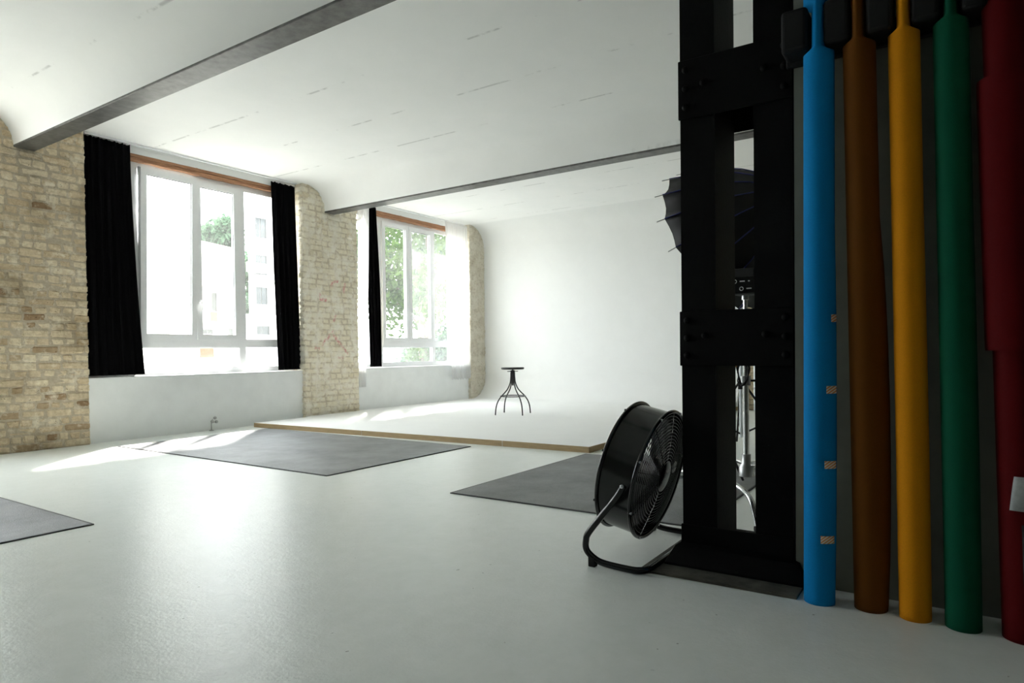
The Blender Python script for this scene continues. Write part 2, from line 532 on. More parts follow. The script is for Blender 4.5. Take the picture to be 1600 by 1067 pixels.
bm = bmesh.new(); bm.from_mesh(me); bmesh.ops.remove_doubles(bm, verts=bm.verts[:], dist=1e-4); bm.to_mesh(me); bm.free()
for p in me.polygons:
    p.use_smooth = True
me.set_sharp_from_angle(angle=math.radians(40))
struct(link('wall_far', me, 'cyc_paint'), 'seamless white backdrop wall curving into ceiling and stage')

# other walls of the shell
struct(box('wall_rear', XB-.2, XB, YB, 8.75, 0, ZC, 'dim_wall'))
struct(box('wall_side', XB, 11.5, YB-.2, YB, 0, ZC, 'dim_wall'))
struct(box('wall_right', 3.0, 3.25, YB, .575, 0, ZC, 'grey_wall'), 'dim grey partition wall behind the paper rolls')

# ------------------------------------------------------------------ bricks
def brick_variants(tag_, n, L, D, H, bev):
    out = []
    for k in range(n):
        me = box_me('brick', -L/2, L/2, -D/2, D/2, -H/2, H/2, bev)
        rn = random.Random(k*17+3)
        for v in me.vertices:
            v.co.x += rn.uniform(-.009, .009); v.co.z += rn.uniform(-.008, .008); v.co.y += rn.uniform(-.007, .007)
        out.append(me)
    return out
CH = .0862
def brick_pier(name, x0, x1, z1, mat, mort, label, depth=.62, seed=1, ztop=None, jit=.010, rag=.012):
    rn = random.Random(seed)
    body = struct(box(name, x0+.012, x1-.012, YW+.0065, YW+depth, 0, z1, mort, None), label)
    st = brick_variants('s', 9, .243, .125, .076, .014)
    hd = brick_variants('h', 7, .118, .25, .076, .014)
    for me in st+hd:
        me.materials.append(MATS[mat])
    z = .043; row = 0
    while z < z1-.03:
        x = x0; header = row % 2 == 1
        first = True
        while x < x1-.03:
            Lb = (.118 if header else .243)*rn.uniform(.86, 1.14)
            if first and not header and rn.random() < .3:
                Lb = .118; use_h = True
            else:
                use_h = header
            rem = x1-x
            if rem < Lb+.05:
                Lb = rem
                use_h = Lb < .18
            first = False
            src = rn.choice(hd if use_h else st)
            base = .118 if use_h else .243
            D = .25 if use_h else .125
            o = bpy.data.objects.new('brick', src)
            COL.objects.link(o)
            sx = (Lb-.008)/base
            edge = rn.uniform(-rag, rag*.6) if (x+Lb > x1-.02 or x < x0+.01) else 0
            o.location = (x+Lb/2+edge*.5, YW+D/2+rn.uniform(-jit*.55, jit*.6)-.002, z+rn.uniform(-.004, .004))
            o.scale = (sx, 1, rn.uniform(.95, 1.05))
            o.rotation_euler = (rn.uniform(-.025, .025), rn.uniform(-.015, .015), rn.uniform(-.02, .02))
            o.parent = body
            x += Lb+.006
        z += CH; row += 1
    return body
brick_pier('wall_left_pier', 2.42, 3.56, 3.60, 'brick', 'mortar', 'weathered sand-coloured brick pier at the left edge', seed=4)
brick_pier('wall_middle_pier', 6.545, 7.64, 3.60, 'brick_pale', 'mortar_pale', 'pale brick pier with red chalk marks between the two windows', seed=9, jit=.008)
brick_pier('wall_far_pier', 10.645, 11.20, 3.60, 'brick_grey', 'brick_grey', 'narrow grey brick pier beside the white backdrop wall', seed=12, jit=.005, rag=.008)

# bare brick wall beyond the end of the backdrop
wb = struct(box('wall_brick_back', 11.16, 11.5, YB, 2.999, 0, ZC, 'mortar'), 'bare brick wall seen through the gap of the steel column')
st = []
for k in range(4):
    me = box_me('brick', -.0625, .0625, -.1215, .1215, -.037, .037, .009)
    me.materials.append(MATS['brick']); st.append(me)
rn = random.Random(33)
gs = G()
for r_ in range(41):
    for c_ in range(27):
        y = 2.868-c_*.251-(.12 if r_ % 2 else 0); z = .043+r_*CH
        if c_ < 7:
            o = bpy.data.objects.new('brick', rn.choice(st)); COL.objects.link(o)
            o.location = (11.205+rn.uniform(-.004, .004), y, z); o.rotation_euler = (0, 0, rn.uniform(-.02, .02))
            o.parent = wb
        elif y > YB+.13:
            dx = rn.uniform(-.004, .004)
            gs.box(11.145+dx, 11.2, y-.12, y+.12, z-.036, z+.036)
rest = gs.build('brick_courses', 'brick', wb); rest['kind'] = 'stuff'

# ------------------------------------------------------------------ windows
def frame_rect(g, x0, x1, z0, z1, w, y0, y1, wb=None, wt=None):
    wb = w if wb is None else wb; wt = w if wt is None else wt
    g.box(x0, x0+w, y0, y1, z0, z1); g.box(x1-w, x1, y0, y1, z0, z1)
    g.box(x0+w, x1-w, y0, y1, z0, z0+wb); g.box(x0+w, x1-w, y0, y1, z1-wt, z1)
def pane(x0, x1, z0, z1, y, parent, mat='window_glass'):
    g = G(); g.box(x0, x1, y-.004, y+.004, z0, z1)
    return g.build('pane', mat, parent)
def handle(parent, x, y, z):
    g = G(); g.box(x-.014, x+.014, y-.012, y, z-.035, z+.035)
    g.tube(crom([(x, y-.005, z), (x, y-.05, z), (x+.004, y-.055, z-.03), (x+.006, y-.055, z-.13)], 4), .010, 8)
    return g.build('handle', 'white_frame', parent, True)
ZB, ZT, ZTR0, ZTR1 = .755, 3.405, 1.105, 1.21
def window(name, x0, xm0, xm1, x1, label, tilt=None, dusty=False, xs=None):
    """fixed outer frame x0..x1, fixed mullion xm0..xm1, a double casement on the left, a fixed pane on the right"""
    w = struct(empty(name, ((x0+x1)/2, 8.5, ZB)), label)
    inv = Matrix.Translation(-w.location)
    def P(o, par=w):
        o.parent = par
        if par is w:
            o.matrix_parent_inverse = inv
        return o
    g = G(); frame_rect(g, x0, x1, ZB, ZT, .07, 8.45, 8.53)
    fr = P(g.build('window_frame', 'white_frame'))
    g = G(); g.box(xm0, xm1, 8.445, 8.53, ZB+.07, ZT-.06); P(g.build('mullion', 'white_frame'))
    g = G(); g.box(x0+.07, x1-.07, 8.435, 8.535, ZTR0, ZTR1); P(g.build('transom', 'white_frame'))
    xs = xs or (x0+.07+xm0)/2
    gm = 'window_glass_dusty' if dusty else 'window_glass'
    for k, (a, b) in enumerate(((x0+.07, xs-.004), (xs+.004, xm0))):
        g = G(); frame_rect(g, a, b, ZTR1, ZT-.07, .075, 8.425, 8.49, .062, .08)
        s = g.build('sash', 'white_frame')
        p_ = pane(a+.07, b-.07, ZTR1+.06, ZT-.14, 8.455, s, gm if k else 'window_glass')
        g2 = G(); frame_rect(g2, a+.07, b-.07, ZTR1+.058, ZT-.148, .008, 8.44, 8.452); g2.build('gasket', 'black_rubber', s)
        if k == 1:
            handle(s, a+.03, 8.425, 1.72)
        P(s)
        if tilt and k == 0:       # bottom-hung tilt: top leans into the room
            piv = Matrix.Translation((0, 8.45, ZTR1))
            s.matrix_parent_inverse = inv @ piv @ Matrix.Rotation(math.atan2(tilt, ZT-ZTR1), 4, 'X') @ piv.inverted()
            g3 = G(); g3.box(x0+.085, x0+.115, 8.40, 8.47, ZT-.115, ZT-.085); g3.box(x0+.075, x0+.085, 8.40, 8.45, ZT-.16, ZT-.06)
            P(g3.build('tilt_bracket', 'grey_metal'))
    g = G(); frame_rect(g, xm1, x1-.07, ZTR1, ZT-.07, .012, 8.45, 8.475); P(g.build('glazing_bead', 'white_frame'))
    P(pane(xm1, x1-.07, ZTR1, ZT-.07, 8.48, None, gm))
    P(pane(x0+.07, xm0, ZB+.07, ZTR0, 8.48, None, gm))
    P(pane(xm1, x1-.07, ZB+.07, ZTR0, 8.48, None, gm))
    g = G(); frame_rect(g, x0+.07, xm0, ZB+.07, ZTR0, .012, 8.45, 8.475); P(g.build('glazing_bead', 'white_frame'))
    return w
window('window_1', 4.19, 5.64, 5.735, 6.55, 'large white window with the left sash tilted open', tilt=.075, xs=5.0)
window('window_2', 8.38, 9.80, 9.87, 10.64, 'white window with leafy trees outside beside the stage', dusty=True, xs=9.135)
window('window_3', .25, 1.42, 1.50, 2.43, 'white window on the near side of the left pier')
struct(box('wall_near_bay', XB, .26, 8.35, 8.75, 0, ZC+.02, 'dim_wall'))
w2 = bpy.data.objects['window_2']
g = G(); frame_rect(g, 7.66, 8.379, ZB, ZT, .05, 8.45, 8.53); adopt(w2, g.build('side_frame', 'white_frame'))
adopt(w2, pane(7.71, 8.33, ZB+.05, ZT-.05, 8.48, None))
for k, (a, b_) in enumerate(((3.55, 4.19),)):      # blind strips of wall behind the bunched curtains
    struct(box('wall_window_return_%d' % (k+1), a, b_, 8.46, 8.75, .70, ZC, 'spandrel_paint'))

for k, (a, b_) in enumerate(((3.55, 6.56), (7.63, 10.66), (.26, 2.43))):
    struct(box('wall_under_window_%d' % (k+1), a, b_, YS, 8.75, 0, .735, 'spandrel_paint'), 'white panel wall below window %d' % (k+1))
    s = box('window_sill', a, b_, YS-.012, 8.75, .735, .752, 'white_frame', None, .004)
    s.name = 'trim_sill_%d' % (k+1); struct(s)
    struct(box('wall_over_window_%d' % (k+1), a, b_, 8.36, 8.75, 3.475, ZC+.02, 'plaster'), 'white strip of wall above window %d' % (k+1))
    # raw timber lintel, split along its length
    lt = struct(empty('trim_lintel_%d' % (k+1), ((a+b_)/2, 8.38, 3.40)), 'raw brown timber lintel above window %d' % (k+1))
    rn = random.Random(k)
    for (z0, z1, yy) in ((3.440, 3.476, 8.365), (3.396, 3.437, 8.375)):
        me = box_me('lintel_board', a, b_, yy, 8.75, z0, z1)
        bm = bmesh.new(); bm.from_mesh(me)
        bmesh.ops.subdivide_edges(bm, edges=[e for e in bm.edges if abs(e.verts[0].co.x-e.verts[1].co.x) > 1], cuts=26)
        for v in bm.verts:
            v.co.z += rn.uniform(-.005, .005); v.co.y += rn.uniform(-.006, .006)
        bm.to_mesh(me); bm.free()
        adopt(lt, link('lintel_board', me, 'raw_wood'))
    rail = box('curtain_rail', a+.05, b_-.05, 8.255, 8.285, ZC-.022, ZC-.001, 'white_frame', None, .003)
    tag(rail, ['slim white curtain rail on the ceiling above the tilted window', 'slim white curtain rail on the ceiling above the stage window', 'slim curtain rail above the window left of the left pier'][k], 'curtain rail', 'curtain rails')

# ------------------------------------------------------------------ stage
st = empty('stage_platform', (5.7, 3.0, 0))
tag(st, 'low white stage platform with raw plywood edge in front of backdrop', 'platform')
fl0, fr0 = (5.575, 8.05), (5.785, 3.0)
g = G(); g.prism([fl0, fr0, (11.13, 3.0), (11.13, 8.24), (7.6, 8.24), (7.6, 8.165), (6.53, 8.165), (6.5, 8.05)], 2, .0, .060)
top = g.build('platform_top', 'cyc_paint'); adopt(st, top)
def edge_board(a, b_):
    d = Vector((b_[0]-a[0], b_[1]-a[1], 0)).normalized(); nn = Vector((d.y, -d.x, 0))
    if nn.x > .5 or nn.y > .5:
        nn = -nn
    pts = [Vector((*a, 0)), Vector((*b_, 0)), Vector((*b_, 0))+nn*.006, Vector((*a, 0))+nn*.006]
    g = G(); g.prism([(p.x, p.y) for p in pts], 2, .001, .0595)
    adopt(st, g.build('edge_board', 'ply_edge'))
lerp = lambda t: (fl0[0]+(fr0[0]-fl0[0])*t, fl0[1]+(fr0[1]-fl0[1])*t)
edge_board(lerp(0), lerp(.398)); edge_board(lerp(.4), lerp(.80)); edge_board(lerp(.802), lerp(1))
edge_board((5.785, 3.0), (8.2, 3.0)); edge_board((8.205, 3.0), (11.13, 3.0))

# ------------------------------------------------------------------ mats
def matting(x0, x1, y0, y1, label):
    e = tag(empty('floor_mat', (x0, y0, 0)), label, 'mat', 'grey floor mats')
    me = box_me('carpet', x0+.012, x1-.012, y0+.012, y1-.012, 0.001, .008, .002); adopt(e, link('carpet', me, 'mat_carpet'))
    g = G(); frame_rect_xy(g, x0, x1, y0, y1, .012); adopt(e, g.build('edging', 'mat_edge'))
def frame_rect_xy(g, x0, x1, y0, y1, w):
    g.box(x0, x0+w, y0, y1, .001, .007); g.box(x1-w, x1, y0, y1, .001, .007)
    g.box(x0+w, x1-w, y0, y0+w, .001, .007); g.box(x0+w, x1-w, y1-w, y1, .001, .007)
matting(3.62, 5.55, 4.275, 7.70, 'dark grey mat in front of the stage, sunlit at its left end')
matting(3.632, 5.70, 1.22, 2.99, 'dark grey mat behind the drum fan at the stage corner')
matting(-.20, 1.86, 4.26, 7.33, 'dark grey mat cut off by the left edge of the picture')

# ------------------------------------------------------------------ curtains
def curtain(name, top, bot, z1, z0, y, folds, amp, mat, label, group, seed=0, belly=0, thick=.004, nu=90, nv=40, hem=0):
    rn = random.Random(seed)
    ph = [rn.uniform(0, 6.28) for _ in range(6)]
    vs = []; fs = []
    for j in range(nv+1):
        t = j/nv
        xa = top[0]+(bot[0]-top[0])*t; xb = top[1]+(bot[1]-top[1])*(t**1.25)
        xb += belly*math.sin(math.pi*t)
        for i in range(nu+1):
            u = i/nu
            uu = u+.012*math.sin(5*u*6.28+ph[0]+t*1.4)*(.4+.6*t)
            a = amp*(.45+.55*min(1, t*2.5))
            yy = y+a*math.sin(folds*6.2832*u+ph[1]+.9*math.sin(t*2.2+ph[2]))+a*.35*math.sin(folds*2.3*6.2832*u+ph[3]-t)
            zz = z1+(z0-z1)*t
            if j == 0:
                zz -= .012*abs(math.sin(folds*3.1416*u*2+ph[4]))
            if j == nv:
                zz += hem*rn.uniform(-1, 1)
            vs.append((xa+(xb-xa)*uu, yy, zz))
    for j in range(nv):
        for i in range(nu):
            k = j*(nu+1)+i
            fs.append((k, k+1, k+nu+2, k+nu+1))
    me = mesh(name, vs, fs, True)
    o = link(name, me, mat)
    md = o.modifiers.new('thickness', 'SOLIDIFY'); md.thickness = thick; md.offset = 0
    return tag(o, label, 'curtain', group)
curtain('black_curtain', (3.575, 4.10), (3.575, 4.215), 3.545, .775, 8.29, 6, .026, 'black_velvet', 'wide black curtain hanging beside the left brick pier', 'black curtains', 1, belly=-.02)
curtain('black_curtain', (6.085, 6.50), (6.165, 6.56), 3.525, .770, 8.29, 4.5, .024, 'black_velvet', 'black curtain hanging against the pale middle brick pier', 'black curtains', 2)
curtain('black_curtain', (7.90, 8.17), (7.985, 8.235), 3.50, .770, 8.285, 4, .022, 'black_velvet', 'narrow black curtain at the left of the stage window', 'black curtains', 5, belly=.03)
curtain('sheer_curtain', (9.91, 10.60), (10.05, 10.66), 3.54, .47, 8.20, 7, .018, 'sheer', 'sheer white curtain beside the narrow grey brick pier', 'sheer white curtains', 6, thick=.0015, hem=.02, nu=110)
curtain('sheer_curtain', (7.67, 7.93), (7.66, 7.80), 3.50, .44, 8.20, 4, .012, 'sheer', 'sheer white curtain strip between middle pier and narrow black curtain', 'sheer white curtains', 7, thick=.0015)

# ------------------------------------------------------------------ stool
so = empty('swivel_stool', (8.28, 5.57, .060))
tag(so, 'black metal swivel stool with round seat standing on the stage', 'stool')
g = G(); g.lathe([(0, .672), (.155, .672), (.170, .676), (.1735, .686), (.1735, .696), (.168, .703), (.02, .704), (0, .704)], 40); g.build('seat', 'stool_black', so, True)
g = G(); g.lathe([(.012, .43), (.014, .62), (.014, .672)], 12, caps=True); g.lathe([(.034, .615), (.034, .655), (.026, .662)], 18, caps=True); g.build('spindle', 'stool_black', so, True)
g = G(); g.tube([(-.075, .045, .645), (.075, -.045, .645)], .006, 8); g.build('locking_lever', 'stool_black', so, True)
a0 = math.radians(-90)+YAW
dR = Vector((math.sin(YAW), -math.cos(YAW), 0)); dF = Vector((math.cos(YAW), math.sin(YAW), 0))
for k in range(4):
    an = math.radians(27.5)+k*math.pi/2
    d = dR*math.cos(an)+dF*math.sin(an)
    pr_ = [(.030, .625), (.032, .56), (.045, .47), (.085, .385), (.14, .325), (.20, .27), (.255, .195), (.285, .11), (.298, .0)]
    pts = crom([(d.x*r, d.y*r, z) for r, z in pr_], 5)
    g = G(); g.tube(pts, .0095, 9); lg = g.build('leg', 'stool_black', so, True)
g = G(); g.tube([(.188*math.cos(2*math.pi*i/40), .188*math.sin(2*math.pi*i/40), .272) for i in range(40)], .0075, 8, True); g.build('foot_ring', 'stool_black', so, True)

# ------------------------------------------------------------------ steel column
cx0, cx1 = 3.02, 3.335
cy0, cy1 = .585, 1.075
co = empty('steel_column', ((cx0+cx1)/2, (cy0+cy1)/2, 0))
tag(co, 'tall black riveted steel column of two channels joined by plates', 'column')
def P(o):
    adopt(co, o); return o
for (ya, yb, web) in ((cy0, cy0+.16, cy0+.16), (cy1-.16, cy1, cy1-.16)):
    g = G()
    g.box(cx0, cx0+.016, ya, yb, .05, 3.17); g.box(cx1-.016, cx1, ya, yb, .05, 3.17)
    if web > (ya+yb)/2:
        g.box(cx0+.016, cx1-.016, yb-.014, yb, .05, 3.17)
    else:
        g.box(cx0+.016, cx1-.016, ya, ya+.014, .05, 3.17)
    P(g.build('channel', 'black_iron'))
rv = G(); rv.lathe([(.0165, 0), (.0155, .006), (.011, .011), (.005, .0135), (0, .014)], 10, Matrix.Rotation(math.radians(-90), 4, 'Y')); RIV = mesh('rivet', rv.v, rv.f, True); RIV.materials.append(MATS['black_iron'])
for z0, z1 in ((2.065, 2.335), (.925, 1.178), (2.98, 3.17)):
    for side in (0, 1):
        xa = cx0-.012 if side == 0 else cx1
        pl_ = P(box('batten_plate', xa, xa+.012, cy0-.004, cy1+.006, z0, z1, 'black_iron', None, .003))
        if side == 0 and z0 < 2.9:
            for (y, f) in ((cy1-.03, .83), (cy1-.03, .51), (cy1-.03, .19), (cy1-.112, .55), (cy0+.03, .83), (cy0+.03, .51), (cy0+.03, .19), (cy0+.112, .55)):
                o = bpy.data.objects.new('rivet', RIV); COL.objects.link(o)
                o.location = (xa, y, z0+(z1-z0)*f); o.parent = pl_; o.matrix_parent_inverse = pl_.matrix_world.inverted()
                o.matrix_parent_inverse = Matrix()
# gusset base flaring out to the foot plate
g = G()
b0 = [(cx0-.012, cy1+.006), (cx1+.012, cy1+.006), (cx1+.012, cy0-.004), (cx0-.012, cy0-.004)]
b1 = [(cx0-.10, cy1+.055), (cx1+.10, cy1+.055), (cx1+.10, cy0-.06), (cx0-.10, cy0-.06)]
lev = [(b0, .105), (b0, .10), ([(a[0]*.65+b[0]*.35, a[1]*.65+b[1]*.35) for a, b in zip(b0, b1)], .09), (b1, .022), (b1, .012)]
for i in range(len(lev)-1):
    (p, z), (q, y) = lev[i], lev[i+1]
    for k in range(4):
        g.add([(*p[k], z), (*p[(k+1) % 4], z), (*q[(k+1) % 4], y), (*q[k], y)], [(0, 1, 2, 3)])
g.add([(*p, .105) for p in b0], [(0, 1, 2, 3)]); g.add([(*p, .012) for p in b1], [(0, 1, 2, 3)])
P(g.build('gusset_base', 'black_iron'))
P(box('batten_plate', cx0-.012, cx0, cy0-.004, cy1+.006, .10, .185, 'black_iron', None, .003))
g = G(); g.prism([(2.79, 1.20), (2.80, .535), (2.998, .535), (2.998, .579), (3.30, .579), (3.50, .62), (3.50, 1.20)], 2, .001, .012)
P(g.build('foot_pad', 'concrete_pad'))
P(box('head_plate', cx0-.02, cx1+.05, cy0-.03, cy1+.03, 3.17, 3.194, 'black_iron'))
g = G(); g.tube(crom([(3.004, .80, 2.56), (3.003, .70, 2.52), (3.004, .62, 2.485), (3.005, .588, 2.49), (3.0, .583, 2.60)], 6), .0022, 6)
wire = g.build('thin_cord', 'grey_tape', None, True); wire['label'] = 'thin pale cord tied across the column'
P(wire)

# ------------------------------------------------------------------ paper rolls and rail
def roll(name_col, base, topc, r, label, length=2.72, flap=.012, seed=0, loose=0.0, pinch=True, a_end=-.6):
    """leaning roll of backdrop paper; the cross-section is a spiral whose loose edge shows as a seam"""
    e = empty('paper_roll', (*base, 0)); tag(e, label, 'paper roll', 'backdrop paper rolls')
    tvec = Vector((topc[0]-base[0], topc[1]-base[1], 0))/2.27
    N = 56; vs = []; fs = []
    zs = [0, .02, .2, .4, .6, .8, 1.0, 1.15, 1.3, 1.5, 1.7, 1.9, 2.05, 2.12, 2.170, 2.178, 2.186, 2.27, 2.354, 2.362, 2.370, 2.46, 2.55, length]
    turn = 1.10
    for z in zs:
        pz = 0
        if pinch and 2.12 < z < 2.46:
            pz = max(0, 1-max(0, abs(z-2.27)-.085)/.014)
        fl = flap*max(0, math.sin(math.pi*min(1, z/1.5)))**.7+.0015
        for i in range(N+1):
            s = i/N
            an = a_end-math.pi*2*turn*(1-s)         # s=0 inner start, s=1 loose edge
            rr = r*(1-.02*(1-s))
            if s > .86:
                q = (s-.86)/.14
                rr += fl*q*q*(1+loose*(1 if z < 1.9 else 0))
            dx, dy = math.cos(an)*rr, math.sin(an)*rr
            dy *= 1-pz*.56; dx *= 1+pz*.12
            c = tvec*z
            vs.append((c.x+dx, c.y+dy, z))
    for j in range(len(zs)-1):
        for i in range(N):
            k = j*(N+1)+i
            fs.append((k, k+1, k+N+2, k+N+1))
    me = mesh('paper', vs, fs, True)
    o = link('paper', me, name_col, e)
    md = o.modifiers.new('thickness', 'SOLIDIFY'); md.thickness = .0022; md.offset = -1
    g = G(); pts = [tvec*z+Vector((0, 0, z)) for z in (.004, 2.10)]
    g.tube(pts, r*.55, 20); g.build('core', 'cardboard', e, True)
    return e, tvec
RX, TX = 2.845, 2.905
R0 = .0565
e, tv = roll('paper_blue', (RX-.01, .457), (TX, .462), .0575, 'bright blue paper roll with striped tape beside the black column', seed=1, flap=.005, loose=.5, a_end=math.radians(256))
for (deg, z, w) in ((247, 1.116, .030), (236, .838, .046), (229, .547, .046), (219, .257, .054)):
    # each tape strip is bent round the roll and holds down the loose edge
    c = tv*z; vs = []; n = 8
    fl_ = .005*max(0, math.sin(math.pi*min(1, z/1.5)))**.7+.0015
    aw = w/.060; a_mid = math.radians(deg)
    def rad_at(an):
        s_ = 1-(math.radians(256)-an)/(2*math.pi*1.10)
        if s_ > 1:
            return .0575
        q = max(0, (s_-.86)/.14)
        return .0575*(1-.02*(1-s_))+fl_*q*q*1.5
    for i in range(n+1):
        an = a_mid-aw/2+aw*i/n
        for zz in (-.015, .015):
            for q in (0, .0008):
                k = rad_at(an)+.0012+q
                vs.append((c.x+math.cos(an)*k, c.y+math.sin(an)*k, zz))
    fs = []
    for i in range(n):
        b_ = i*4
        for a_, d_ in ((0, 2), (2, 3), (3, 1), (1, 0)):
            fs.append((b_+a_, b_+d_, b_+4+d_, b_+4+a_))
    fs += [(0, 1, 3, 2), (n*4, n*4+2, n*4+3, n*4+1)]
    o = link('tape_strip', mesh('tape_strip', vs, fs, True), 'striped_tape', e)
    o.location = (0, 0, z); o['label'] = 'orange and white striped tape strip'
roll('paper_brown', (RX+.015, .281), (TX, .322), R0, 'dark brown paper roll between the blue and yellow rolls', flap=.014, loose=.5, a_end=math.radians(275))
roll('paper_yellow', (RX, .134), (TX, .172), .052, 'orange-yellow paper roll between the brown and green rolls', flap=.003, a_end=math.radians(285))
roll('paper_green', (RX-.008, -.013), (TX, .026), .0555, 'dark green paper roll between the yellow and red rolls', flap=.004, a_end=math.radians(285))
e, tv = roll('paper_red', (RX-.01, -.187), (TX, -.128), .064, 'dark red paper roll with a wider wrapped upper part', flap=.004, pinch=False, a_end=math.radians(285))
g = G(); n = 40
for z0, z1 in ((.985, 1.93),):
    pts = []
    for z, rr in ((z0, .069), (z0, .084), (z0+.01, .085), (z1-.01, .085), (z1, .084), (z1, .069)):
        c = tv*z; pts.append([(c.x+math.cos(2*math.pi*k/n)*rr, c.y+math.sin(2*math.pi*k/n)*rr, z) for k in range(n)])
    vs = [p for L in pts for p in L]
    g.add(vs, [(i*n+k, i*n+(k+1) % n, (i+1)*n+(k+1) % n, (i+1)*n+k) for i in range(5) for k in range(n)])
w_ = g.build('wrapped_sleeve', 'paper_red', e, True)
c = tv*.5
g = G(); vs = []
for z, a_, b__ in ((.445, 150, 225), (.53, 160, 228), (.56, 164, 226)):
    c = tv*z
    for k in range(8):
        an = math.radians(a_+(b__-a_)*k/7)
        vs.append((c.x+math.cos(an)*.0665, c.y+math.sin(an)*.0665, z))
g.add(vs, [(j*8+k, j*8+k+1, (j+1)*8+k+1, (j+1)*8+k) for j in range(2) for k in range(7)])
t_ = g.build('tape_patch', 'grey_tape', e, True); t_['label'] = 'torn grey tape patch'
md = t_.modifiers.new('t', 'SOLIDIFY'); md.thickness = .001; md.offset = 1
g = G(); vs = []
for z in (.10, .40):
    c = tv*z
    for k in range(8):
        an = math.radians(178+60*k/7)
        vs.append((c.x+math.cos(an)*.0665, c.y+math.sin(an)*.0665, z))
g.add(vs, [(k, k+1, 9+k, 8+k) for k in range(7)])
t_ = g.build('black_patch', 'black_matt', e, True)
md = t_.modifiers.new('t', 'SOLIDIFY'); md.thickness = .001; md.offset = 1

re_ = empty('clip_rail', (2.98, .2, 2.2)); tag(re_, 'black wall rail with rubber clips holding the paper rolls', 'wall rail')
adopt(re_, box('rail', 2.972, 2.999, -.75, .60, 2.175, 2.275, 'black_matt', None, .004))
for y, hw in ((.545, .050), (.392, .046), (.247, .045), (.099, .044), (-.045, .040), (-.235, .03)):
    o = box('clip', 2.845, 2.972, y-hw, y+hw, 2.185, 2.355, 'black_rubber', None, .016, 3)
    adopt(re_, o)

# ------------------------------------------------------------------ drum fan
fe = empty('drum_fan', (3.14, 1.30, 0)); tag(fe, 'black drum fan on a bent tube stand tilted up at the column foot', 'fan')
T = math.radians(12.5)
FC = Vector((3.105, 1.312, .405)); FR = .316; FD = .172
ax = Vector((0, math.cos(T), math.sin(T)))           # blowing direction
# local frame: z along ax
zq = ax; xq = Vector((1, 0, 0)); yq = zq.cross(xq)
FM = Matrix(((xq.x, yq.x, zq.x, FC.x), (xq.y, yq.y, zq.y, FC.y), (xq.z, yq.z, zq.z, FC.z), (0, 0, 0, 1)))
def PF(o):
    adopt(fe, o); return o
h2 = FD/2
g = G(); g.lathe([(FR-.006, -h2), (FR, -h2), (FR-.004, -h2+.03), (FR-.004, h2-.03), (FR, h2), (FR-.006, h2), (FR-.010, h2-.03), (FR-.010, -h2+.03), (FR-.006, -h2)], 72, FM); PF(g.build('drum', 'black_gloss', None, True))
for s_ in (-1, 1):
    ring = [FM @ Vector(((FR+.003)*math.cos(2*math.pi*k/72), (FR+.003)*math.sin(2*math.pi*k/72), s_*h2)) for k in range(72)]
    g = G(); g.tube(ring, .0095, 10, True); PF(g.build('rim', 'black_gloss', None, True))
    g = G()
    bul = .035
    for k in range(15):
        r_ = .075+k*(FR-.085)/14.5
        zz = s_*(h2+bul*(1-(r_/FR)**2)-.002)
        g.tube([FM @ Vector((r_*math.cos(2*math.pi*i/48), r_*math.sin(2*math.pi*i/48), zz)) for i in range(48)], .0021, 5, True)
    for k in range(8):
        an = math.pi*2*k/8+.2
        g.tube([FM @ Vector((r_*math.cos(an), r_*math.sin(an), s_*(h2+bul*(1-(r_/FR)**2)-.006))) for r_ in (.06, .15, .23, FR-.004)], .003, 6)
    g.lathe([(0, s_*(h2+bul+.004)), (.05, s_*(h2+bul+.003)), (.078, s_*(h2+bul-.004))], 28, FM)
    PF(g.build('grille', 'black_gloss', None, True))
g = G(); g.lathe([(0, -h2-.025), (.055, -h2-.022), (.072, -h2-.008), (.074, .02), (.06, .045), (0, .05)], 30, FM); PF(g.build('motor', 'black_gloss', None, True))
g = G(); M2 = FM @ Matrix.Translation((.115, -.03, -h2-.004)); g.lathe([(0, -.03), (.03, -.028), (.036, -.02), (.036, .03)], 20, M2, False); PF(g.build('capacitor_box', 'black_gloss', None, True))
for k in range(3):
    g = G(); a0 = 2*math.pi*k/3; vs = []
    for j in range(6):
        r_ = .06+.225*j/5
        for q in (-1, 0, 1):
            an = a0+q*(.42-.03*j); zz = .02+q*(.045-.004*j)
            vs.append(FM @ Vector((r_*math.cos(an), r_*math.sin(an), zz)))
    vs += [v+ax*.003 for v in vs]
    fs = []
    for j in range(5):
        for q in range(2):
            i = j*3+q
            fs.append((i, i+1, i+4, i+3)); fs.append((18+i, 18+i+3, 18+i+4, 18+i+1))
    g.add(vs, fs); PF(g.build('blade', 'black_matt', None, True))
for k in range(8):      # bolts round both rims
    an = 2*math.pi*k/8+.35
    for s_ in (-1, 1):
        M2 = FM @ Matrix.Translation(((FR+.006)*math.cos(an), (FR+.006)*math.sin(an), s_*(h2+.004)))
        g = G(); g.lathe([(.006, -.008), (.006, .008)], 8, M2, True); PF(g.build('bolt', 'grey_metal' if s_ < 0 else 'black_matt', None, True))
